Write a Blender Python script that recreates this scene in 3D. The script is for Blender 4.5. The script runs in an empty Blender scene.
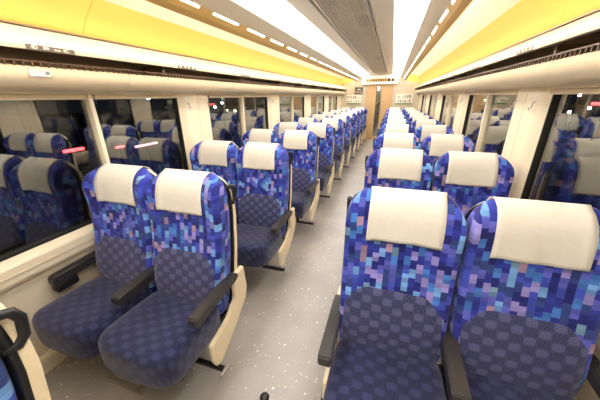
import bpy, bmesh, math, random
from mathutils import Matrix, Vector
random.seed(7)
S = bpy.context.scene
COL = S.collection
# ------------------------------------------------------------------ camera
CAM = dict(x=0.4668, h=1.5205, yaw=0.3197, pit=0.373, roll=-0.0108, f=264.42)
def cam_axes():
    cy, sy = math.cos(CAM['yaw']), math.sin(CAM['yaw'])
    cp, sp = math.cos(CAM['pit']), math.sin(CAM['pit'])
    fwd = Vector((-sy*cp, cy*cp, -sp)); right = Vector((cy, sy, 0)); up = right.cross(fwd)
    cr, sr = math.cos(CAM['roll']), math.sin(CAM['roll'])
    return right*cr + up*sr, -right*sr + up*cr, fwd
r_, u_, f_ = cam_axes()
cd = bpy.data.cameras.new('camera'); cam = bpy.data.objects.new('camera', cd); COL.objects.link(cam)
cd.sensor_width = 36; cd.sensor_fit = 'HORIZONTAL'; cd.lens = CAM['f']/600*36; cd.clip_start = .02; cd.clip_end = 300
cam.matrix_world = Matrix(((r_.x, u_.x, -f_.x, CAM['x']), (r_.y, u_.y, -f_.y, 0), (r_.z, u_.z, -f_.z, CAM['h']), (0, 0, 0, 1)))
S.camera = cam
# ------------------------------------------------------------------ world and exposure
w = bpy.data.worlds.new('night'); S.world = w; w.use_nodes = True
w.node_tree.nodes['Background'].inputs[0].default_value = (.010, .011, .016, 1)
w.node_tree.nodes['Background'].inputs[1].default_value = .6
S.view_settings.view_transform = 'Standard'; S.view_settings.look = 'None'
S.view_settings.exposure = 0.40; S.view_settings.gamma = 1.0; S.view_settings.use_curve_mapping = False
MAIN_LIGHT = 8.0       # ceiling diffusers
COVE_LIGHT = 30.0       # tubes behind the cove lip
SLOT_LIGHT = 6.0
# ------------------------------------------------------------------ materials
def srgb(r, g, b):
    c = []
    for v in (r, g, b):
        v /= 255
        c.append(v/12.92 if v <= .04045 else ((v+.055)/1.055)**2.4)
    return (*c, 1)
def mat(name, col, rough=.5, metal=0, spec=.5, noise=0, nscale=20, bump=0, bscale=200):
    m = bpy.data.materials.new(name); m.use_nodes = True
    nt = m.node_tree; b = nt.nodes['Principled BSDF']
    b.inputs['Base Color'].default_value = col; b.inputs['Roughness'].default_value = rough
    b.inputs['Metallic'].default_value = metal; b.inputs['Specular IOR Level'].default_value = spec
    if noise or bump:
        tc = nt.nodes.new('ShaderNodeTexCoord')
    if noise:
        n = nt.nodes.new('ShaderNodeTexNoise'); n.inputs['Scale'].default_value = nscale; n.inputs['Detail'].default_value = 4
        nt.links.new(tc.outputs['Object'], n.inputs['Vector'])
        mr = nt.nodes.new('ShaderNodeMapRange'); mr.inputs[3].default_value = 1-noise; mr.inputs[4].default_value = 1+noise
        nt.links.new(n.outputs['Fac'], mr.inputs[0])
        mx = nt.nodes.new('ShaderNodeMix'); mx.data_type = 'RGBA'; mx.blend_type = 'MULTIPLY'; mx.inputs[0].default_value = 1
        mx.inputs[6].default_value = col
        nt.links.new(mr.outputs[0], mx.inputs[7]); nt.links.new(mx.outputs[2], b.inputs['Base Color'])
    if bump:
        n2 = nt.nodes.new('ShaderNodeTexNoise'); n2.inputs['Scale'].default_value = bscale
        nt.links.new(tc.outputs['Object'], n2.inputs['Vector'])
        bp = nt.nodes.new('ShaderNodeBump'); bp.inputs['Strength'].default_value = bump; bp.inputs['Distance'].default_value = .002
        nt.links.new(n2.outputs['Fac'], bp.inputs['Height']); nt.links.new(bp.outputs[0], b.inputs['Normal'])
    return m
def emit(name, col, strength):
    m = bpy.data.materials.new(name); m.use_nodes = True
    b = m.node_tree.nodes['Principled BSDF']; b.inputs['Base Color'].default_value = (.8, .8, .8, 1)
    b.inputs['Emission Color'].default_value = col; b.inputs['Emission Strength'].default_value = strength
    return m
class N:   # tiny node helper
    def __init__(s, m): s.nt = m.node_tree
    def new(s, t): return s.nt.nodes.new(t)
    def link(s, a, b): s.nt.links.new(a, b)
    def math(s, op, a, b=None, c=None):
        n = s.new('ShaderNodeMath'); n.operation = op
        for i, v in enumerate((a, b, c)):
            if v is None: continue
            if isinstance(v, (int, float)): n.inputs[i].default_value = v
            else: s.link(v, n.inputs[i])
        return n.outputs[0]
def fabric_mosaic():
    m = bpy.data.materials.new('blue_mosaic_fabric'); m.use_nodes = True; h = N(m)
    b = m.node_tree.nodes['Principled BSDF']; b.inputs['Roughness'].default_value = .85; b.inputs['Specular IOR Level'].default_value = .2
    b.inputs['Sheen Weight'].default_value = .15
    uv = h.new('ShaderNodeUVMap'); uv.uv_map = 'UVMap'; sp = h.new('ShaderNodeSeparateXYZ'); h.link(uv.outputs[0], sp.inputs[0])
    oi = h.new('ShaderNodeObjectInfo')
    uu = h.math('DIVIDE', sp.outputs[0], .026); col = h.math('FLOOR', uu)
    off = h.math('MULTIPLY', col, .37)
    vv = h.math('ADD', h.math('DIVIDE', sp.outputs[1], .040), off); row = h.math('FLOOR', vv)
    cb = h.new('ShaderNodeCombineXYZ'); h.link(col, cb.inputs[0]); h.link(row, cb.inputs[1]); h.link(h.math('MULTIPLY', oi.outputs['Random'], 97.), cb.inputs[2])
    wn = h.new('ShaderNodeTexWhiteNoise'); wn.noise_dimensions = '3D'; h.link(cb.outputs[0], wn.inputs['Vector'])
    cr = h.new('ShaderNodeValToRGB'); cr.color_ramp.interpolation = 'CONSTANT'; h.link(wn.outputs['Value'], cr.inputs[0])
    stops = [(0, (34, 38, 116)), (.16, (44, 54, 150)), (.36, (60, 76, 180)), (.50, (50, 68, 132)), (.58, (86, 92, 188)),
             (.70, (66, 116, 196)), (.80, (110, 158, 218)), (.87, (140, 132, 200)), (.94, (160, 132, 160)), (.975, (110, 146, 176))]
    els = cr.color_ramp.elements
    els[0].position = 0; els[0].color = srgb(*stops[0][1]); els[1].position = stops[1][0]; els[1].color = srgb(*stops[1][1])
    for p, c in stops[2:]:
        e = els.new(p); e.color = srgb(*c)
    # a little split of every block into an upper and a lower tone
    half = h.math('FLOOR', h.math('MULTIPLY', h.math('FRACT', vv), 2.))
    cb2 = h.new('ShaderNodeCombineXYZ'); h.link(col, cb2.inputs[0]); h.link(h.math('ADD', h.math('MULTIPLY', row, 2.), half), cb2.inputs[1]); h.link(oi.outputs['Random'], cb2.inputs[2])
    wn2 = h.new('ShaderNodeTexWhiteNoise'); h.link(cb2.outputs[0], wn2.inputs['Vector'])
    tone = h.math('ADD', h.math('MULTIPLY', wn2.outputs['Value'], .5), .75)
    mx = h.new('ShaderNodeMix'); mx.data_type = 'RGBA'; mx.blend_type = 'MULTIPLY'; mx.inputs[0].default_value = 1
    h.link(cr.outputs[0], mx.inputs[6]); h.link(tone, mx.inputs[7]); h.link(mx.outputs[2], b.inputs['Base Color'])
    ns = h.new('ShaderNodeTexNoise'); ns.inputs['Scale'].default_value = 900; h.link(uv.outputs[0], ns.inputs['Vector'])
    bp = h.new('ShaderNodeBump'); bp.inputs['Strength'].default_value = .25; bp.inputs['Distance'].default_value = .001
    h.link(ns.outputs['Fac'], bp.inputs['Height']); h.link(bp.outputs[0], b.inputs['Normal'])
    return m
def fabric_navy(name, dark, pale, kd):
    m = bpy.data.materials.new(name); m.use_nodes = True; h = N(m)
    b = m.node_tree.nodes['Principled BSDF']; b.inputs['Roughness'].default_value = .9; b.inputs['Specular IOR Level'].default_value = .2
    b.inputs['Sheen Weight'].default_value = .25; b.inputs['Sheen Roughness'].default_value = .5
    uv = h.new('ShaderNodeUVMap'); uv.uv_map = 'UVMap'; sp = h.new('ShaderNodeSeparateXYZ'); h.link(uv.outputs[0], sp.inputs[0])
    su = h.math('SINE', h.math('MULTIPLY', sp.outputs[0], 2*math.pi/.088)); sv = h.math('SINE', h.math('MULTIPLY', sp.outputs[1], 2*math.pi/.074))
    ch = h.math('MULTIPLY', su, sv)
    soft = h.new('ShaderNodeMapRange'); soft.inputs[1].default_value = -.05; soft.inputs[2].default_value = .4; h.link(ch, soft.inputs[0])
    du = h.math('SINE', h.math('MULTIPLY', h.math('ADD', sp.outputs[0], sp.outputs[1]), 2*math.pi/.0095))
    dv = h.math('SINE', h.math('MULTIPLY', h.math('SUBTRACT', sp.outputs[0], sp.outputs[1]), 2*math.pi/.0095))
    dots = h.new('ShaderNodeMapRange'); dots.inputs[1].default_value = -.2; dots.inputs[2].default_value = .5; h.link(h.math('MULTIPLY', du, dv), dots.inputs[0])
    fac = h.math('ADD', h.math('MULTIPLY', soft.outputs[0], .27), h.math('MULTIPLY', dots.outputs[0], kd))
    cr = h.new('ShaderNodeValToRGB'); cr.color_ramp.elements[0].color = srgb(*dark); cr.color_ramp.elements[1].color = srgb(*pale)
    h.link(fac, cr.inputs[0]); h.link(cr.outputs[0], b.inputs['Base Color'])
    bp = h.new('ShaderNodeBump'); bp.inputs['Strength'].default_value = .3; bp.inputs['Distance'].default_value = .0015
    h.link(dots.outputs[0], bp.inputs['Height']); h.link(bp.outputs[0], b.inputs['Normal'])
    return m
def floor_mat():
    m = bpy.data.materials.new('speckled_floor'); m.use_nodes = True; h = N(m)
    b = m.node_tree.nodes['Principled BSDF']; b.inputs['Roughness'].default_value = .34; b.inputs['Specular IOR Level'].default_value = .45
    tc = h.new('ShaderNodeTexCoord')
    nz = h.new('ShaderNodeTexNoise'); nz.inputs['Scale'].default_value = 3; nz.inputs['Detail'].default_value = 6; h.link(tc.outputs['Object'], nz.inputs['Vector'])
    base = h.new('ShaderNodeValToRGB'); base.color_ramp.elements[0].position = .3; base.color_ramp.elements[1].position = .7
    base.color_ramp.elements[0].color = srgb(152, 147, 142); base.color_ramp.elements[1].color = srgb(168, 162, 156); h.link(nz.outputs['Fac'], base.inputs[0])
    last = base.outputs[0]
    for sc, th, pr, c in ((32, .155, .42, (236, 232, 220)), (58, .17, .30, (226, 220, 206)), (46, .12, .22, (112, 100, 90))):
        v = h.new('ShaderNodeTexVoronoi'); v.inputs['Scale'].default_value = sc
        wob = h.new('ShaderNodeTexNoise'); wob.inputs['Scale'].default_value = sc*2.5; h.link(tc.outputs['Object'], wob.inputs['Vector'])
        va = h.new('ShaderNodeVectorMath'); va.operation = 'MULTIPLY_ADD'; h.link(wob.outputs['Color'], va.inputs[0]); va.inputs[1].default_value = (.02, .02, 0); h.link(tc.outputs['Object'], va.inputs[2])
        h.link(va.outputs[0], v.inputs['Vector'])
        sc_ = h.new('ShaderNodeSeparateColor'); h.link(v.outputs['Color'], sc_.inputs[0])
        size = h.math('MULTIPLY', sc_.outputs[1], th*1.3)
        hit = h.math('MULTIPLY', h.math('LESS_THAN', v.outputs['Distance'], size), h.math('LESS_THAN', sc_.outputs[0], pr))
        mx = h.new('ShaderNodeMix'); mx.data_type = 'RGBA'; h.link(hit, mx.inputs[0]); h.link(last, mx.inputs[6]); mx.inputs[7].default_value = srgb(*c)
        last = mx.outputs[2]
    h.link(last, b.inputs['Base Color'])
    return m
def glass_mat():
    m = bpy.data.materials.new('night_window_glass'); m.use_nodes = True; h = N(m)
    h.nt.nodes.clear(); out = h.new('ShaderNodeOutputMaterial')
    tr = h.new('ShaderNodeBsdfTransparent'); tr.inputs[0].default_value = (.80, .84, .82, 1)
    gl = h.new('ShaderNodeBsdfGlossy'); gl.inputs['Roughness'].default_value = .015; gl.inputs[0].default_value = (1, .98, .95, 1)
    lw = h.new('ShaderNodeLayerWeight'); lw.inputs[0].default_value = .5
    refl = h.math('ADD', h.math('MULTIPLY', h.math('POWER', lw.outputs['Facing'], 5.), .85), .15)
    mx = h.new('ShaderNodeMixShader'); h.link(refl, mx.inputs[0]); h.link(tr.outputs[0], mx.inputs[1]); h.link(gl.outputs[0], mx.inputs[2])
    h.link(mx.outputs[0], out.inputs[0])
    return m
def wood_mat():
    m = bpy.data.materials.new('beech_veneer'); m.use_nodes = True; h = N(m)
    b = m.node_tree.nodes['Principled BSDF']; b.inputs['Roughness'].default_value = .45
    tc = h.new('ShaderNodeTexCoord'); mp = h.new('ShaderNodeMapping'); mp.inputs['Scale'].default_value = (18, 18, 1.2); h.link(tc.outputs['Object'], mp.inputs[0])
    n = h.new('ShaderNodeTexNoise'); n.inputs['Scale'].default_value = 3; n.inputs['Detail'].default_value = 5; h.link(mp.outputs[0], n.inputs['Vector'])
    cr = h.new('ShaderNodeValToRGB'); cr.color_ramp.elements[0].color = srgb(196, 158, 112); cr.color_ramp.elements[1].color = srgb(222, 188, 142)
    h.link(n.outputs['Fac'], cr.inputs[0]); h.link(cr.outputs[0], b.inputs['Base Color'])
    return m
M = dict(
    mosaic=fabric_mosaic(), navy=fabric_navy('navy_cushion_fabric', (22, 25, 56), (74, 79, 124), .36), lumbar=fabric_navy('navy_lumbar_fabric', (30, 33, 72), (118, 121, 168), .45), floor=floor_mat(), glass=glass_mat(), wood=wood_mat(),
    cloth=mat('white_cover_cloth', srgb(222, 218, 209), .9, spec=.1, noise=.06, nscale=14, bump=.8, bscale=45),
    cream=mat('cream_panel', srgb(234, 222, 197), .42, noise=.015, nscale=3),
    cream_shell=mat('cream_plastic', srgb(238, 222, 188), .35),
    rackc=mat('rack_cream', srgb(222, 206, 176), .38),
    white=mat('white_panel', srgb(243, 238, 224), .5), endwall=mat('pale_end_wall', srgb(208, 199, 180), .5, noise=.01, nscale=3),
    yellow=mat('yellow_panel', srgb(252, 207, 108), .45),
    gold=mat('cove_lip', srgb(206, 166, 92), .35, metal=.25),
    greyb=mat('grey_beige_metal', srgb(210, 196, 168), .38, metal=.15),
    ceil=mat('ceiling_aluminium', srgb(224, 214, 196), .4, metal=.15),
    slat=mat('louvre_grey', srgb(224, 214, 198), .45, metal=.1),
    vent=mat('vent_shadow_grey', srgb(70, 64, 58), .6),
    bright=mat('polished_strip', srgb(228, 222, 210), .25, metal=.3),
    black=mat('black_plastic', srgb(24, 23, 24), .4),
    armrest=mat('charcoal_plastic', srgb(50, 47, 46), .38, bump=.1, bscale=900),
    gasket=mat('black_gasket', srgb(20, 17, 16), .6),
    brown=mat('rack_brown', srgb(128, 108, 82), .35, metal=.2),
    mesh=mat('rack_mesh_bronze', srgb(92, 70, 54), .4, metal=.4),
    steel=mat('brushed_steel', srgb(170, 166, 160), .35, metal=.9),
    pedestal=mat('grey_pedestal', srgb(150, 142, 130), .45, metal=.2),
    plate=mat('sign_plate_taupe', srgb(96, 84, 70), .45),
    print_=mat('pale_print', srgb(238, 234, 222), .6),
    ink=mat('grey_ink', srgb(120, 124, 118), .7),
    green=mat('green_print', srgb(112, 150, 104), .7),
    screen=mat('dark_screen', srgb(44, 42, 44), .15),
    led=mat('led_window', srgb(196, 176, 126), .3),
    amber=mat('amber_led', srgb(140, 98, 40), .5),
    light=emit('ceiling_diffuser', (1, .97, .92, 1), MAIN_LIGHT),
    cove=emit('cove_tube', (1, .90, .74, 1), COVE_LIGHT),
    slot=emit('slot_lamp', (1, .92, .76, 1), SLOT_LIGHT),
    red=emit('red_lamp', (1, .06, .07, 1), 8), pink=emit('pink_lamp', (1, .45, .5, 1), 2.5), warm=emit('street_lamp', (1, .82, .6, 1), 25), cool=emit('cool_lamp', (.75, .88, 1, 1), 25),
    asphalt=mat('asphalt', srgb(40, 40, 42), .9, noise=.3, nscale=3),
)
# ------------------------------------------------------------------ mesh helpers
def mesh(name, verts, faces, uvs=None, smooth=False):
    me = bpy.data.meshes.new(name); me.from_pydata([tuple(v) for v in verts], [], faces)
    bm = bmesh.new(); bm.from_mesh(me); bmesh.ops.recalc_face_normals(bm, faces=bm.faces); bm.to_mesh(me); bm.free()
    if uvs:
        ul = me.uv_layers.new(name='UVMap')
        for l in me.loops: ul.data[l.index].uv = uvs[l.vertex_index]
    if smooth:
        me.polygons.foreach_set('use_smooth', [True]*len(me.polygons))
    return me
def obj(name, me, m, parent=None, loc=None):
    o = bpy.data.objects.new(name, me); COL.objects.link(o)
    if m is not None and not me.materials: me.materials.append(M[m])
    if parent: o.parent = parent
    if loc: o.location = loc
    return o
def box_geo(a, b):
    x0, y0, z0 = a; x1, y1, z1 = b
    v = [(x, y, z) for z in (z0, z1) for y in (y0, y1) for x in (x0, x1)]
    f = [(0, 1, 3, 2), (4, 6, 7, 5), (0, 4, 5, 1), (2, 3, 7, 6), (0, 2, 6, 4), (1, 5, 7, 3)]
    return v, f
def box(name, a, b, bev=0, seg=2):
    a, b = [min(p, q) for p, q in zip(a, b)], [max(p, q) for p, q in zip(a, b)]
    v, f = box_geo(a, b); me = mesh(name, v, f)
    if bev:
        bm = bmesh.new(); bm.from_mesh(me)
        bmesh.ops.bevel(bm, geom=bm.edges[:], offset=bev, segments=seg, affect='EDGES', profile=.5, clamp_overlap=True); bm.to_mesh(me); bm.free()
        me.polygons.foreach_set('use_smooth', [seg > 2]*len(me.polygons))
    return me
def boxes(name, lst):
    V, F = [], []
    for a, b in lst:
        a, b = [min(p, q) for p, q in zip(a, b)], [max(p, q) for p, q in zip(a, b)]
        v, f = box_geo(a, b); n = len(V); V += v; F += [tuple(i+n for i in q) for q in f]
    return mesh(name, V, F)
def extrude(name, prof, y0, y1, smooth=False, bev=0):
    """closed (x, z) outline extruded along y"""
    n = len(prof); V = [(x, y0, z) for x, z in prof]+[(x, y1, z) for x, z in prof]
    F = [tuple(range(n)), tuple(range(2*n-1, n-1, -1))]+[(i, (i+1) % n, n+(i+1) % n, n+i) for i in range(n)]
    me = mesh(name, V, F)
    if bev:
        bm = bmesh.new(); bm.from_mesh(me); bmesh.ops.bevel(bm, geom=bm.edges[:], offset=bev, segments=2, affect='EDGES', clamp_overlap=True); bm.to_mesh(me); bm.free()
    if smooth:
        me.polygons.foreach_set('use_smooth', [len(p.vertices) == 4 for p in me.polygons]); me.set_sharp_from_angle(angle=.6)
    return me
def strip(line, t):
    """open (x, z) polyline -> closed outline of thickness t, on the left-hand side of travel"""
    off = []
    for i, (x, z) in enumerate(line):
        a = line[max(i-1, 0)]; b = line[min(i+1, len(line)-1)]
        d = math.hypot(b[0]-a[0], b[1]-a[1]); nx, nz = -(b[1]-a[1])/d, (b[0]-a[0])/d
        off.append((x+nx*t, z+nz*t))
    return line+off[::-1]
def extrude_x(name, prof, x0, x1, bev=0):
    """closed (y, z) outline extruded along x"""
    n = len(prof); V = [(x0, y, z) for y, z in prof]+[(x1, y, z) for y, z in prof]
    F = [tuple(range(n)), tuple(range(2*n-1, n-1, -1))]+[(i, (i+1) % n, n+(i+1) % n, n+i) for i in range(n)]
    me = mesh(name, V, F)
    if bev:
        bm = bmesh.new(); bm.from_mesh(me); bmesh.ops.bevel(bm, geom=bm.edges[:], offset=bev, segments=3, affect='EDGES', clamp_overlap=True); bm.to_mesh(me); bm.free()
        me.polygons.foreach_set('use_smooth', [True]*len(me.polygons)); me.set_sharp_from_angle(angle=.7)
    return me
def tube(name, pts, r, n=8, closed=False):
    V, F = [], []; pts = [Vector(p) for p in pts]; k = len(pts)
    for i, p in enumerate(pts):
        a = pts[i-1] if (i or closed) else p; b = pts[(i+1) % k] if (i < k-1 or closed) else p
        t = (b-a).normalized(); ref = Vector((1, 0, 0)) if abs(t.x) < .8 else Vector((0, 0, 1))
        s = t.cross(ref).normalized(); q = t.cross(s)
        for j in range(n):
            an = 2*math.pi*j/n; V.append(p+(s*math.cos(an)+q*math.sin(an))*r)
    for i in range(k if closed else k-1):
        for j in range(n):
            F.append((i*n+j, i*n+(j+1) % n, ((i+1) % k)*n+(j+1) % n, ((i+1) % k)*n+j))
    if not closed: F += [tuple(range(n)), tuple(range((k-1)*n, k*n))]
    return mesh(name, V, F, smooth=True)
def loft(name, loops, uvs=None, caps=True, smooth=True):
    n = len(loops[0]); V = [p for L in loops for p in L]; F = []
    for i in range(len(loops)-1):
        for j in range(n): F.append((i*n+j, i*n+(j+1) % n, (i+1)*n+(j+1) % n, (i+1)*n+j))
    if caps: F += [tuple(range(n)), tuple(range((len(loops)-1)*n, len(loops)*n))]
    return mesh(name, V, F, uvs=[q for L in uvs for q in L] if uvs else None, smooth=smooth)
def tag(o, label, cat=None, group=None, kind=None):
    if label: o['label'] = label
    if cat: o['category'] = cat
    if group: o['group'] = group
    if kind: o['kind'] = kind
    return o
def empty(name, loc=(0, 0, 0)):
    o = bpy.data.objects.new(name, None); COL.objects.link(o); o.location = loc; o.empty_display_size = .1
    return o
def copy_tree(o, parent=None):
    c = o.copy(); COL.objects.link(c)
    if parent: c.parent = parent
    for ch in o.children: copy_tree(ch, c)
    return c
def text_mesh(name, s, size, bold=False):
    cu = bpy.data.curves.new(name, 'FONT'); cu.body = s; cu.size = size; cu.extrude = .0006; cu.resolution_u = 2
    if bold: cu.offset = size*.02
    o = bpy.data.objects.new(name, cu); COL.objects.link(o)
    dg = bpy.context.evaluated_depsgraph_get(); me = bpy.data.meshes.new_from_object(o.evaluated_get(dg))
    bpy.data.objects.remove(o); return me
# ------------------------------------------------------------------ dimensions
ORD = 'first second third fourth fifth sixth seventh eighth ninth tenth eleventh twelfth thirteenth fourteenth fifteenth sixteenth seventeenth eighteenth nineteenth twentieth twenty-first twenty-second'.split()
Y0, Y1 = -2.2, 10.4          # car interior from behind the camera to the end wall
ROW0, PITCH, NROW = 1.13, .96, 10
WX = 1.335                   # face of the side walls
WIN0, WINP, WINL = .58, 1.92, 1.49   # windows: first start, spacing, length
SILL, WTOP = .745, 1.545
# ------------------------------------------------------------------ shell
tag(obj('floor', box('floor', (-1.42, Y0, -.06), (1.42, Y1+1.2, 0)), 'floor'), 'grey beige train floor with white speckles', kind='structure')
tag(obj('ground', box('ground', (-60, -40, -1.2), (60, 90, -1.1)), 'asphalt'), 'dark ground outside the train at night', kind='structure')
def sx(p, s): return [(s*x, z) for x, z in p]
for s, side in ((-1, 'left'), (1, 'right')):
    lower = [(1.45, -.05), (1.345, -.05), (1.345, .585), (1.335, .60), (1.312, .612), (1.305, .63), (1.305, .712), (1.312, .722), (1.375, .742), (1.45, .742)]
    wl = tag(obj('wall_'+side, extrude('wall_lower', sx(lower, s), Y0, Y1), 'cream'), 'cream lower side wall panel with window ledge', kind='structure')
    up = [(1.345, 1.547), (1.345, 1.60), (1.40, 1.62), (1.40, 2.30), (1.46, 2.30), (1.46, 1.547)]
    obj('upper_wall', extrude('upper_wall', sx(up, s), Y0, Y1), 'cream', wl)
    obj('ledge_trim', box('ledge_trim', (s*1.300, Y0, .664), (s*1.306, Y1, .669)), 'greyb', wl)
    bb = [(1.36, 0), (1.318, 0), (1.318, .085), (1.326, .10), (1.36, .115)]
    tag(obj('baseboard_'+side, extrude('baseboard', sx(bb, s), Y0, Y1), 'cream'), 'cream kick panel along the floor', kind='structure')
    # pillars between the windows, each of two panels with a seam and hooks
    for k in range(-1, 6):
        a = WIN0+WINP*(k-1)+WINL; b = WIN0+WINP*k
        if k == 5: b = Y1
        a = max(a, Y0); mid = (a+b)/2+.005
        hook_y = []
        for q, (ya, yb) in enumerate(((a, mid-.0025), (mid+.0025, b))):
            if q == 0: out = [(1.40, ya-.012), (1.372, ya-.012), (1.337, ya+.03), (1.325, ya+.05), (1.325, yb), (1.40, yb)]
            else: out = [(1.40, ya), (1.325, ya), (1.325, yb-.05), (1.337, yb-.03), (1.372, yb+.012), (1.40, yb+.012)]
            n = len(out); V = [(s*x, y, .735) for x, y in out]+[(s*x, y, 1.575) for x, y in out]
            F = [tuple(range(n)), tuple(range(2*n-1, n-1, -1))]+[(i, (i+1) % n, n+(i+1) % n, n+i) for i in range(n)]
            po = obj('pillar_panel', mesh('pillar_panel', V, F), 'cream', wl)
            hy = (ya+.075) if q == 0 else (yb-.075)
            if k < 5:
                hk = tube('coat_hook', [(s*1.326, hy, 1.475), (s*1.312, hy, 1.470), (s*1.308, hy, 1.440), (s*1.300, hy, 1.428), (s*1.292, hy, 1.440)], .0045, 6)
                obj('coat_hook', hk, 'steel', po)
# windows
wn = 0
for s, side in ((-1, 'left'), (1, 'right')):
    for k in range(-1, 5):
        a = WIN0+WINP*k; b = a+WINL; wn += 1; xg = 1.374
        fr = [((s*(xg-.008), a-.012, SILL-.004), (s*(xg+.04), a+.016, WTOP)), ((s*(xg-.008), b-.016, SILL-.004), (s*(xg+.04), b+.012, WTOP)),
              ((s*(xg-.008), a+.016, SILL-.004), (s*(xg+.04), b-.016, SILL+.014)), ((s*(xg-.008), a+.016, WTOP-.012), (s*(xg+.04), b-.016, WTOP))]
        wo = tag(obj('window_%d' % wn, boxes('window_gasket', fr), 'gasket'), 'train window at night with black gasket and cream mullion', kind='structure')
        mid = (a+b)/2-.03
        obj('pane', box('pane', (s*(xg+.012), a+.010, SILL+.008), (s*(xg+.020), mid-.006, WTOP-.006)), 'glass', wo)
        obj('pane', box('pane', (s*(xg+.012), mid+.006, SILL+.008), (s*(xg+.020), b-.010, WTOP-.006)), 'glass', wo)
        obj('mullion', box('mullion', (s*(xg-.024), mid-.014, SILL-.006), (s*(xg+.03), mid+.014, WTOP+.002), .006), 'cream', wo)
        for ya, yb in ((a+.01, mid-.026), (mid+.026, b-.01)):
            obj('blind_rail', box('blind_rail', (s*(xg-.030), ya, WTOP-.028), (s*(xg+.006), yb, WTOP+.001), .004), 'greyb', wo)
# luggage racks
ROWS_SIGN = [1.02+PITCH*k for k in range(-1, 10)]
for s, side in ((-1, 'left'), (1, 'right')):
    rk = tag(empty('luggage_rack', (s*1.2, Y0, 1.56)), None)
    where = 'monitor side' if s < 0 else 'side away from the monitor'
    tag(rk, 'long cream luggage rack with bronze guard rail above the windows, '+where, 'luggage rack')
    def ch(name, me, m, parent=rk):
        o = obj(name, me, m, parent); o.matrix_parent_inverse = Matrix.Identity(4)
        if parent is rk: o.location = (-s*1.2, -Y0, -1.56)
        return o
    face = [(1.385, 1.560), (1.27, 1.561), (1.225, 1.568), (1.192, 1.585), (1.170, 1.610), (1.160, 1.638), (1.160, 1.664), (1.168, 1.668), (1.180, 1.655), (1.385, 1.650)]
    seam0 = 1.44 if s < 0 else 1.70
    js = [Y0]+[seam0+1.92*i for i in range(-1, 5)]+[Y1]
    for a, b in zip(js[:-1], js[1:]):
        ch('front_panel', extrude('rack_front', sx(face, s), a+.0015, b-.0015, True), 'rackc')
    ch('shelf', box('shelf', (s*1.178, Y0, 1.656), (s*1.385, Y1, 1.662)), 'brown')
    ch('rear_board', box('rear_board', (s*1.375, Y0, 1.662), (s*1.388, Y1, 1.85)), 'brown')
    top = [(1.292, 1.858), (1.150, 1.766), (1.142, 1.756), (1.138, 1.742), (1.146, 1.734), (1.160, 1.738), (1.385, 1.800), (1.385, 1.858)]
    for a, b in zip(js[:-1], js[1:]):
        ch('top_cover', extrude('top_cover', sx(top, s), a+.001, b-.001), 'white')
    ch('seam_strip', box('seam_strip', (s*1.270, Y0, 1.8555), (s*1.287, Y1, 1.8625)), 'brown')
    ch('edge_strip', box('edge_strip', (s*1.1368, Y0, 1.7345), (s*1.146, Y1, 1.7575), .002), 'greyb')
    for i in range(0, 11):     # inner ribs across the rack slot
        yy = Y0+.5+1.16*i
        ch('rib', box('rib', (s*1.20, yy, 1.664), (s*1.37, yy+.02, 1.74)), 'brown')
    rail = [((s*1.150, Y0, 1.684), (s*1.158, Y1, 1.690))]
    ch('guard_rail', boxes('guard_rail', rail), 'mesh')
    ticks = [((s*1.151, y, 1.664), (s*1.157, y+.006, 1.684)) for y in [Y0+.03+.034*i for i in range(int((Y1-Y0-.06)/.034))]]
    tag(ch('rail_bars', boxes('rail_bars', ticks), 'mesh'), None, kind='stuff')
    # seat number plates on the rack edge
    for i, y in enumerate(ROWS_SIGN):
        pl = ch('number_plate', box('number_plate', (s*1.1360, y-.105, 1.7355), (s*1.1440, y+.105, 1.7570)), 'plate')
        if s < 0 and i == 1:
            for t, yc in (('4D', y-.086), ('4C', y+.050)):
                o = obj('lettering', text_mesh('lettering', t, .022, True), 'print_', pl)
                o.matrix_local = Matrix(((0, 0, 1, s*1.1356), (1, 0, 0, yc), (0, 1, 0, 1.7395), (0, 0, 0, 1)))
            obj('pictogram', boxes('pictogram', [((s*1.1361, y+d, 1.742), (s*1.1350, y+d+wd, 1.742+hh)) for d, wd, hh in ((-.036, .010, .012), (-.022, .010, .010), (.010, .026, .005))]), 'print_', pl)
        else:
            obj('print', boxes('print', [((s*1.1361, y+d, 1.742), (s*1.1350, y+d+.018, 1.753)) for d in (-.085, -.03, .01, .062)]), 'print_', pl)
    if s < 0:
        st = ch('sticker', box('sticker', (s*1.1600, .905, 1.622), (s*1.1585, 1.0, 1.656)), 'print_')
        obj('print', boxes('print', [((s*1.1586, .905, 1.654), (s*1.158, 1.0, 1.656)), ((s*1.1586, .905, 1.622), (s*1.158, 1.0, 1.624)),
            ((s*1.1586, .905, 1.624), (s*1.158, .907, 1.654)), ((s*1.1586, .998, 1.624), (s*1.158, 1.0, 1.654)),
            ((s*1.1586, .915, 1.644), (s*1.158, .965, 1.647)), ((s*1.1586, .915, 1.636), (s*1.158, .96, 1.639)), ((s*1.1586, .972, 1.630), (s*1.158, .992, 1.648))]), 'ink', st)
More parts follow.
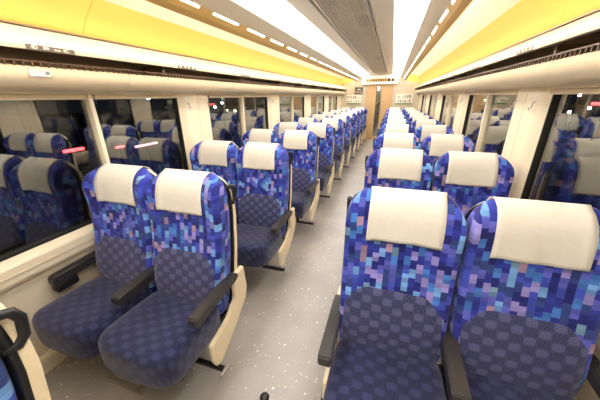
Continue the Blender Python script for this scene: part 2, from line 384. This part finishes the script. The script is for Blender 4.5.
# ------------------------------------------------------------------ ceiling
tag(obj('ceiling', boxes('ceiling', [((-.402, Y0, 2.215), (-.235, Y1, 2.26)), ((.235, Y0, 2.215), (.402, Y1, 2.26)), ((-.235, Y0, 2.245), (.235, Y1, 2.26)),
    ((-1.46, Y0, 2.30), (1.46, Y1, 2.34))]), 'ceil'), 'brushed grey ceiling with central louvre strip', kind='structure')
ceil = bpy.data.objects['ceiling']
ns = 15
for i in range(ns):
    x = -.168+.336*i/(ns-1)
    obj('slat', box('slat', (x-.0065, Y0, 2.216), (x+.0065, Y1-.6, 2.230)), 'slat', ceil)
for x in (-.225, -.192, .192, .225):
    obj('rail_strip', box('rail_strip', (x-.006, Y0, 2.206), (x+.006, Y1-.45, 2.246)), 'bright', ceil)
obj('ceiling_end_plate', box('ceiling_end_plate', (-.235, Y1-.6, 2.214), (.235, Y1, 2.246)), 'ceil', ceil)
for xa, xb, ya, yb in ((-.17, -.05, 2.40, 2.80), (.05, .16, 3.05, 3.45), (-.10, .0, 3.62, 3.85), (.02, .12, 1.2, 1.6), (-.16, -.04, 5.2, 5.6), (.04, .15, 6.1, 6.5)):
    obj('vent_opening', box('vent_opening', (xa, ya, 2.232), (xb, yb, 2.240)), 'vent', ceil)
tn = 0
for s, side in ((-1, 'left'), (1, 'right')):
    where = 'monitor side' if s < 0 else 'side away from the monitor'
    # main diffusers
    dif = [(.404, 2.213), (.46, 2.196), (.53, 2.172), (.60, 2.150), (.645, 2.137), (.655, 2.175), (.404, 2.250)]
    js = [Y0]+[4.35-3*2+3*i for i in range(1, 5)]; js[-1] = Y1-.12
    for i, (a, b) in enumerate(zip(js[:-1], js[1:])):
        lt = tag(empty('ceiling_light', (s*.525, a, 2.2)), 'long glowing white ceiling light panel, %s from the end wall, %s' % (('fourth','third','second','first')[i], where), 'ceiling light', 'ceiling light panels')
        d = obj('diffuser', extrude('diffuser', sx(dif, s), a+.004, b-.004, True), 'light', lt); d.location = (-s*.525, -a, -2.2)
        e = obj('end_joint', extrude('end_joint', sx([(.404, 2.211), (.645, 2.135), (.65, 2.15), (.404, 2.22)], s), b-.004, b+.004), 'greyb', lt); e.location = (-s*.525, -a, -2.2)
    tn += 1
    slope = [(.645, 2.137), (.700, 2.096), (.752, 2.062)]
    tr = tag(obj('trim_%d' % tn, extrude('cove_slope', sx(strip(slope, .02), s), Y0, Y1, True), 'greyb'), 'grey beige sloping cove panel beside the ceiling light', kind='structure')
    lip = [(.752, 2.062), (.790, 2.022), (.822, 1.998), (.835, 2.004), (.835, 2.018), (.80, 2.045), (.765, 2.078)]
    obj('cove_lip', extrude('cove_lip', sx(lip, s), Y0, Y1), 'gold', tr)
    for i in range(-4, 18):
        y = 1.86+.48*i
        g = [(.7525, 2.0590), (.7620, 2.0480), (.766, 2.051), (.757, 2.063)]
        obj('light_slot', extrude('light_slot', sx(g, s), y, y+.33), 'slot', tr)
    # cove: white hood, lamps, yellow panels
    hood = [(.70, 2.125), (.78, 2.135), (.88, 2.130), (.97, 2.108), (1.06, 2.068), (1.12, 2.030)]
    tn += 1
    cv = tag(obj('trim_%d' % tn, extrude('cove_hood', sx(strip(hood, .015), s), Y0, Y1, True), 'white'), 'white cove hood behind the lip', kind='structure')
    yp = [(1.12, 2.030), (1.165, 1.995), (1.21, 1.955), (1.245, 1.918), (1.272, 1.882), (1.288, 1.857)]
    seam0 = 1.30
    js = [Y0]+[seam0+1.92*i for i in range(-1, 5)]+[Y1]
    for a, b in zip(js[:-1], js[1:]):
        obj('yellow_panel', extrude('yellow_panel', sx(strip(yp, .015), s), a+.0015, b-.0015, True), 'yellow', cv)
    for i in range(-4, 18):
        y = 1.83+.48*i
        nth = ORD[17-i]
        lm = tag(empty('cove_lamp', (s*.80, y, 2.10)), 'warm tubular cove lamp, %s from the end wall, %s' % (nth, where), 'lamp', 'cove lamps '+where)
        obj('tube', tube('lamp_tube', [(0, .03, 0), (0, .41, 0)], .012, 8), 'cove', lm)
        obj('holder', boxes('holder', [((-.012, .0, -.015), (.012, .03, .04)), ((-.012, .41, -.015), (.012, .44, .04))]), 'white', lm)
    n = 20; V = [(s*(1.02+.20*math.cos(t*2*math.pi/n)), yy, 2.01+.105*math.sin(t*2*math.pi/n)) for yy in (9.40, 9.425) for t in range(n)]
    F = [tuple(range(n)), tuple(range(2*n-1, n-1, -1))]+[(i, (i+1) % n, n+(i+1) % n, n+i) for i in range(n)]
    obj('cove_end_plate', mesh('cove_end_plate', V, F), 'yellow', cv)
# ------------------------------------------------------------------ end wall
ew = [((-1.46, Y1, -.05), (-.455, Y1+.08, 2.34)), ((.455, Y1, -.05), (1.46, Y1+.08, 2.34)), ((-.455, Y1, 1.89), (.455, Y1+.08, 2.34))]
tag(obj('wall_end', boxes('wall_end', ew), 'endwall'), 'cream end wall with door opening', kind='structure')
tag(obj('wall_back', box('wall_back', (-1.46, Y0-.08, -.05), (1.46, Y0, 2.34)), 'cream'), 'cream wall behind the viewer', kind='structure')
dr = tag(obj('door_1', boxes('door_leaf', [((-.455, Y1+.02, 0), (-.105, Y1+.055, 1.89)), ((.065, Y1+.02, 0), (.455, Y1+.055, 1.89)), ((-.105, Y1+.02, 1.82), (.065, Y1+.055, 1.89)), ((-.105, Y1+.02, 0), (.065, Y1+.055, .12))]), 'wood'), 'beech veneer sliding door with tall dark window', kind='structure')
obj('door_window', box('door_window', (-.105, Y1+.034, .12), (.065, Y1+.042, 1.82)), 'glass', dr)
obj('door_handle', box('door_handle', (.085, Y1+.0, .92), (.105, Y1+.022, 1.22), .004), 'steel', dr)
obj('door_frame', boxes('door_frame', [((-.475, Y1-.012, 0), (-.452, Y1+.02, 1.90)), ((.452, Y1-.012, 0), (.475, Y1+.02, 1.90))]), 'greyb', dr)
tag(obj('wall_vestibule', box('wall_vestibule', (-1.4, Y1+1.15, 0), (1.4, Y1+1.2, 2.34)), 'brown'), 'dark vestibule wall beyond the door', kind='structure')
vl = tag(obj('vestibule_lamp', box('vestibule_lamp', (-.12, Y1+1.10, 1.70), (-.06, Y1+1.15, 1.86), .01), 'slot'), 'small white lamp seen through the door window', 'lamp')
hb = tag(empty('header_display', (0, Y1-.05, 1.89)), 'cream header box with amber information display above the door', 'display')
obj('housing', box('housing', (-.595, -.06, -.005), (.595, .05, .275), .012), 'white', hb)
dp = obj('display_window', box('display_window', (-.50, -.066, .07), (.52, -.058, .185), .003), 'led', hb)
x = -.46
while x < .20:
    wd = random.choice((.045, .06, .075))
    obj('led_mark', box('led_mark', (x, -.0685, .095), (x+wd, -.0655, .160)), 'amber', dp); x += wd+.02
for x in (.25, .37):
    obj('symbol', box('symbol', (x, -.0685, .085), (x+.085, -.0655, .170)), 'black', dp)
mo = tag(empty('wall_monitor', (-.70, Y1, 1.60)), 'small dark grey monitor box on the end wall', 'monitor')
obj('housing', box('housing', (-.155, -.07, 0), (.155, .0, .225), .01), 'pedestal', mo)
obj('screen', box('screen', (-.115, -.075, .09), (.115, -.069, .185)), 'screen', mo)
obj('caption', box('caption', (-.06, -.078, .115), (.07, -.074, .15)), 'print_', mo)
def notice(cx, z0, wd, ht, label, flip):
    n = tag(empty('notice_board', (cx, Y1, z0)), label, 'notice board')
    obj('frame', box('frame', (-wd/2, -.014, 0), (wd/2, 0, ht), .003), 'greyb', n)
    sh = obj('sheet', box('sheet', (-wd/2+.012, -.0165, .012), (wd/2-.012, -.0135, ht-.012)), 'print_', n)
    obj('band', box('band', (-wd/2+.015, -.0185, .015), (wd/2-.015, -.016, .06)), 'green', sh)
    L = []
    for i in range(14):
        a = -wd/2+.03+(i % 7)*(wd-.07)/7; zz = .09+(i//7)*.14
        if random.random() < .75: L.append(((a, -.0185, zz), (a+random.uniform(.02, .05), -.016, zz+random.uniform(.02, .11))))
    obj('print', boxes('print', L), 'ink', sh)
notice(-.865, 1.215, .54, .355, 'pale notice board with green band below the wall monitor', 0)
notice(.84, 1.21, .57, .385, 'pale notice board with green band on the end wall, away from the monitor', 1)
# ------------------------------------------------------------------ seats
def interp(tab, z):
    if z <= tab[0][0]: return tab[0][1]
    for (a, va), (b, vb) in zip(tab[:-1], tab[1:]):
        if z <= b:
            t = (z-a)/(b-a); return va+(vb-va)*t
    return tab[-1][1]
YF = [(.36, -.170), (.45, -.176), (.55, -.166), (.70, -.122), (.85, -.084), (.95, -.068), (1.03, -.060), (1.07, -.052), (1.108, -.038), (1.132, -.016), (1.145, .008)]
YB = [(.30, -.03), (.36, -.01), (.50, .03), (.70, .062), (.90, .085), (1.0, .088), (1.07, .085), (1.108, .075), (1.132, .058), (1.145, .038)]
WW = [(.30, .212), (.36, .220), (.50, .230), (.70, .2345), (1.0, .2355), (1.05, .233), (1.08, .225), (1.108, .209), (1.132, .184), (1.145, .160)]
WING = [(.36, .0), (.5, .014), (.75, .020), (.9, .036), (1.02, .060), (1.07, .055), (1.11, .030), (1.145, .0)]
SN = 5.0
def front_y(x, z, w=None):
    w = w or interp(WW, z); yf = interp(YF, z); yb = interp(YB, z)-.045*min(1, max(.0, (1.145-z)/.06))
    ht = (yb-yf)/2; ym = (yb+yf)/2; q = min(abs(x)/w, .999)
    return ym-ht*(1-q**SN)**(1/SN)-interp(WING, z)*q**2.6
def se_loop(w, ya, yb, z, n=44, wing=0, ex=SN):
    L = []
    ym, ht = (ya+yb)/2, (yb-ya)/2
    for i in range(n):
        t = 2*math.pi*i/n-math.pi/2
        c, s_ = math.cos(t), math.sin(t)
        x = w*math.copysign(abs(c)**(2/ex), c); y = ym+ht*math.copysign(abs(s_)**(2/ex), s_)
        if s_ < 0: y -= wing*(abs(x)/w)**2.6*min(1, -s_*3)
        L.append((x, y, z))
    return L
def arc_uv(L, v):
    out = [0.]; 
    for a, b in zip(L[:-1], L[1:]): out.append(out[-1]+math.dist(a, b))
    tot = out[-1]; return [(u+.3, v) for u in out]
def make_backrest():
    zs = [.36, .38, .42, .48, .55, .62, .70, .78, .86, .93, .99, 1.02, 1.05, 1.08, 1.104, 1.122, 1.137, 1.145]
    loops, uvs, v, prev = [], [], 0, None
    for z in zs:
        w = interp(WW, z); yb = interp(YB, z)-.045*min(1, max(0, (1.145-z)/.06))
        L = se_loop(w, interp(YF, z), yb, z, wing=interp(WING, z))
        if prev: v += math.dist(prev[0], L[0])
        prev = L; loops.append(L); uvs.append(arc_uv(L, v))
    # mirrored u so that the seam sits at the front centre only in the loop start
    for L, U in zip(loops, uvs):
        for i, p in enumerate(L):
            U[i] = (p[0]+(.0 if p[1] < interp(YB, p[2])-.06 else .0)+math.copysign(1, p[0])*max(0, p[1]-interp(YF, p[2])-.02), U[i][1])
    top = loops[-1]; cx = sum(p[1] for p in top)/len(top)
    loops.append([(p[0]*.6, cx+(p[1]-cx)*.5, 1.150) for p in top]); uvs.append([(a, b+.02) for a, b in uvs[-1]])
    return loft('backrest', loops, uvs)
def make_shell():
    zs = [.30, .36, .42, .5, .6, .7, .8, .9, 1.0, 1.04, 1.08, 1.104, 1.122, 1.133]
    loops = []
    for z in zs:
        w = interp(WW, z)+.0035-.022*min(1, max(0, (z-.97)/.10)); yb = interp(YB, z)
        loops.append(se_loop(w, yb-.040, yb, z, 36, ex=7))
    return loft('shell', loops)
def make_piping():
    zs = [.36, .42, .5, .6, .7, .8, .9, 1.0, 1.04, 1.08, 1.104, 1.122]
    return loft('piping', [se_loop(interp(WW, z)+.0005, interp(YB, z)-.052, interp(YB, z)-.03, z, 36, ex=7) for z in zs])
def grid_mesh(name, P, UV, nu, nv):
    F = [(j*nu+i, j*nu+i+1, (j+1)*nu+i+1, (j+1)*nu+i) for j in range(nv-1) for i in range(nu-1)]
    return mesh(name, P, F, uvs=UV, smooth=True)
def make_lumbar():
    nu, nv = 21, 17; P, UV = [], []
    z0, z1 = .385, .738
    for j in range(nv):
        v = j/(nv-1); z = z0+(z1-z0)*v
        hw = 0.219 if z < .65 else .219-.085*((z-.65)/(z1-.65))
        if v > .93: hw -= .016*(v-.93)/.07
        for i in range(nu):
            u = -1+2*i/(nu-1); x = u*hw
            e = max(abs(u)**8, (abs(2*v-1))**10)
            P.append((x, front_y(x, z)-.013*(1-e)+.006*e, z)); UV.append((x, z*1.06))
    me = grid_mesh('lumbar_panel', P, UV, nu, nv); return me
def make_cover(seed):
    rnd = random.Random(seed); nu = 13; P, UV = [], []; rows = []
    for z in [.948, .962, .98, 1.005, 1.03, 1.06, 1.09, 1.112, 1.132, 1.144]: rows.append(('f', z))
    rows.append(('t', .5)); 
    for z in [1.145, 1.132, 1.108, 1.07, 1.04]: rows.append(('b', z))
    ph = rnd.uniform(0, 6)
    for j, (k, z) in enumerate(rows):
        for i in range(nu):
            u = -1+2*i/(nu-1)
            hw = .150-.004*(1-abs(1-j/8)) if k == 'f' else .150
            x = u*hw
            if k == 'f':
                loose = max(0, (1.06-z)/.135)
                # taut between its edges: bridges the hollow of the headrest
                y = min(front_y(x, z), front_y(.11, z))-.006-loose*(.004+.004*math.sin(ph+u*3.1)+.003*math.sin(2*ph+u*7))
                zz = z+(.006*math.sin(ph+u*2.2))*loose+(.003 if z > 1.13 else 0)
                P.append((x, y, zz))
            elif k == 't': P.append((x, .022, 1.156))
            else: P.append((x, interp(YB, z)+.0055, z+.004))
            UV.append((x, j*.03))
    return grid_mesh('headrest_cover', P, UV, nu, len(rows))
def make_cushion():
    hw, y0, y1 = .232, -.565, -.125; n = 48; loops, uvs = [], []
    prof = [(.280, .90, .03), (.287, .965, .012), (.305, .992, .003), (.34, 1.0, 0), (.385, 1.0, 0), (.412, .985, .004), (.428, .955, .012), (.438, .88, .03), (.444, .70, .07), (.446, .40, .13), (.446, .1, .2)]
    for z, k, ins in prof:
        L = []; U = []
        for i in range(n):
            t = 2*math.pi*i/n-math.pi/2; c, s_ = math.cos(t), math.sin(t)
            x = hw*k*math.copysign(abs(c)**(2/5.5), c); sy = math.copysign(abs(s_)**(2/5.5), s_)
            ym = (y0+y1)/2; hd = (y1-y0)/2*(k if s_ < 0 else min(1, k+.02))
            y = ym+hd*sy
            bulge = .022*(1-(x/hw)**2) if s_ < 0 else 0
            y -= bulge*k
            zz = z+(-.125-y)*.05*(1 if z > .34 else .0)
            if z > .43: zz -= .010*math.exp(-((x/.12)**2+((y+.32)/.12)**2))
            dp_ = max(0, .432-z); L.append((x, y, zz)); U.append((x+math.copysign(dp_*c*c, c), y+math.copysign(dp_*s_*s_, s_)))
        loops.append(L); uvs.append(U)
    return loft('cushion', loops, uvs)
ME = {}
def share(k, fn, m):
    if k not in ME: ME[k] = fn(); ME[k].materials.append(M[m])
    return ME[k]
def armrest_mesh(h=.027):
    pr = [(-.398, .512), (-.394, .556), (-.380, .562), (-.10, .572), (-.03, .566), (-.01, .54), (-.05, .520), (-.30, .508), (-.380, .500)]
    return extrude_x('armrest', pr, -h, h, .006)
def make_pair(s):
    """two reclining seats on one pedestal; local x = 0 is the pair centre, aisle on the -s side"""
    root = empty('double_seat'); a = -s
    for k in (-1, 1):
        x = k*.2405
        obj('cushion', share('cushion', make_cushion, 'navy'), 'navy', root, (x, 0, 0))
        b = obj('backrest', share('backrest', make_backrest, 'mosaic'), 'mosaic', root, (x, 0, -.008))
        tag(b, 'blue mosaic patterned backrest')
        obj('lumbar_panel', share('lumbar', make_lumbar, 'lumbar'), 'lumbar', b)
        obj('piping', share('piping', make_piping, 'black'), 'black', b)
        obj('shell', share('shell', make_shell, 'cream_shell'), 'cream_shell', b)
        c = obj('headrest_cover', share('cover%d' % k, lambda: make_cover(k+5), 'cloth'), 'cloth', b, (-k*.010, 0, 0))
        md = c.modifiers.new('Solidify', 'SOLIDIFY'); md.thickness = .003; md.offset = 0
    am = share('armrest', armrest_mesh, 'armrest')
    obj('armrest', am, 'armrest', root, (a*.484, 0, 0))
    obj('armrest', share('armrest_mid', lambda: armrest_mesh(.031), 'armrest'), 'armrest', root, (0, 0, 0))
    wa = obj('armrest', am, 'armrest', root, (-a*.490, 0, .01))
    obj('recline_box', share('recline', lambda: box('recline_box', (-.024, -.392, .452), (.024, -.27, .506), .01, 3), 'black'), 'black', wa)
    obj('recline_button', share('button', lambda: box('recline_button', (-.012, -.398, .468), (.012, -.390, .492), .003), 'armrest'), 'armrest', wa)
    pan = [(.06, .555), (.075, .40), (.05, .32), (-.08, .225), (-.25, .125), (-.295, .13), (-.315, .18), (-.315, .295), (-.15, .335), (-.055, .40), (-.06, .525), (-.04, .56)]
    pm = share('side_panel', lambda: extrude_x('side_panel', pan, -.013, .013, .005), 'cream_shell')
    obj('side_panel', pm, 'cream_shell', root, (a*.490, 0, 0))
    obj('side_panel', pm, 'cream_shell', root, (-a*.490, 0, 0))
    ped = share('pedestal', lambda: boxes('pedestal', [((-.12, -.49, 0), (.12, -.10, .03)), ((-.095, -.47, .03), (.095, -.14, .25))]), 'pedestal')
    obj('pedestal', ped, 'pedestal', root)
    obj('frame', share('frame', lambda: boxes('frame', [((-.44, -.48, .245), (.44, -.42, .286)), ((-.44, -.16, .245), (.44, -.06, .30)), ((-.40, -.42, .255), (.40, -.16, .284))]), 'black'), 'black', root)
    pd = obj('foot_pedal', share('pedal%d' % s, lambda: boxes('foot_pedal', [((a*.30, -.285, .075), (a*.52, -.260, .095)), ((a*.30, -.285, .09), (a*.33, -.260, .25))]), 'black'), 'black', root)
    obj('pedal_tip', share('tip%d' % s, lambda: box('pedal_tip', (a*.518, -.32, .076), (a*.536, -.235, .096), .004), 'steel'), 'steel', pd)
    hx = a*(.2405+.2310)
    hl = [(hx-a*.01, .030, 1.062), (hx+a*.004, .050, 1.070), (hx+a*.007, .072, 1.062), (hx+a*.008, .082, 1.038), (hx+a*.007, .076, .992), (hx+a*.004, .060, .972), (hx-a*.008, .035, .972)]
    obj('grab_handle', share('handle%d' % s, lambda: tube('grab_handle', hl, .0125, 8), 'black'), 'black', root)
    return root
for s in (-1, 1):
    proto = make_pair(s); first = True
    for k in range(-1 if s < 0 else 0, NROW):
        o = proto if first else copy_tree(proto); first = False
        o.location = (s*.80, ROW0+PITCH*k, 0)
        side = 'monitor side of the aisle' if s < 0 else 'opposite the monitor side'
        tag(o, 'blue mosaic double seat, %s row from the end wall, %s' % (ORD[NROW-1-k], side), 'train seat', 'double seats along the aisle')
# small dark cap on the aisle floor
n = 14; L = [[(r*math.cos(2*math.pi*i/n), r*math.sin(2*math.pi*i/n), z) for i in range(n)] for r, z in ((.026, 0), (.026, .006), (.020, .014), (.008, .018))]
tag(obj('floor_cap', loft('floor_cap', L), 'black', None, (-.025, .835, 0)), 'small round black cap on the aisle floor', 'floor cap')
# ------------------------------------------------------------------ lights outside in the night
def post_lamp(x, y, z, m, wy, hz, label, cat='lamp', group=None):
    o = tag(empty('outdoor_lamp', (x, y, -1.1)), label, cat, group)
    obj('post', tube('post', [(0, 0, 0), (0, 0, z+1.1-hz/2)], .04, 8), 'black', o)
    obj('lens', box('lens', (-.04, -wy/2, z+1.1-hz/2), (.04, wy/2, z+1.1+hz/2), .02), m, o)
post_lamp(-8, 5.15, .17, 'red', .55, .08, 'long red car light streak outside the first window, monitor side')  # glowing bars imitate light streaks of cars outside; their posts are added
post_lamp(-8, 6.55, .02, 'red', .30, .06, 'short red car light streak outside beyond the long one, monitor side')
post_lamp(-8, 7.6, -.08, 'pink', 1.0, .08, 'long pale pink car light streak outside the windows, monitor side')
post_lamp(12, 21.4, .95, 'red', .7, .16, 'red lamp outside the windows opposite the monitor side')
for x, y, z, m in ((-15, 11.26, 1.60, 'cool'), (-15, 9.74, 1.66, 'warm'), (-15, 7.77, 1.62, 'warm'), (-15, 14.8, 1.53, 'cool'), (-15, 22.1, .70, 'cool'), (-15, 23.3, 1.02, 'cool'), (-15, 25.5, .2, 'warm')):
    post_lamp(x, y, z, m, .20, .16, 'distant %s street lamp beyond the windows, monitor side' % {'cool': 'bluish white', 'warm': 'warm yellow'}[m], 'street lamp', 'street lamps, monitor side')
for x, y, z, m in ((12, 23.2, 1.43, 'cool'), (12, 23.7, .36, 'warm'), (12, 21.8, .69, 'cool'), (12, 42.7, .85, 'warm'), (12, 20.6, 1.32, 'warm')):
    post_lamp(x, y, z, m, .20, .16, 'distant %s street lamp beyond the windows opposite the monitor side' % {'cool': 'bluish white', 'warm': 'warm yellow'}[m], 'street lamp', 'street lamps opposite the monitor side')
for o in bpy.data.objects:      # tiny flat print stays joined
    if o.name.split('.')[0] in ('print', 'pictogram'): o['kind'] = 'stuff'
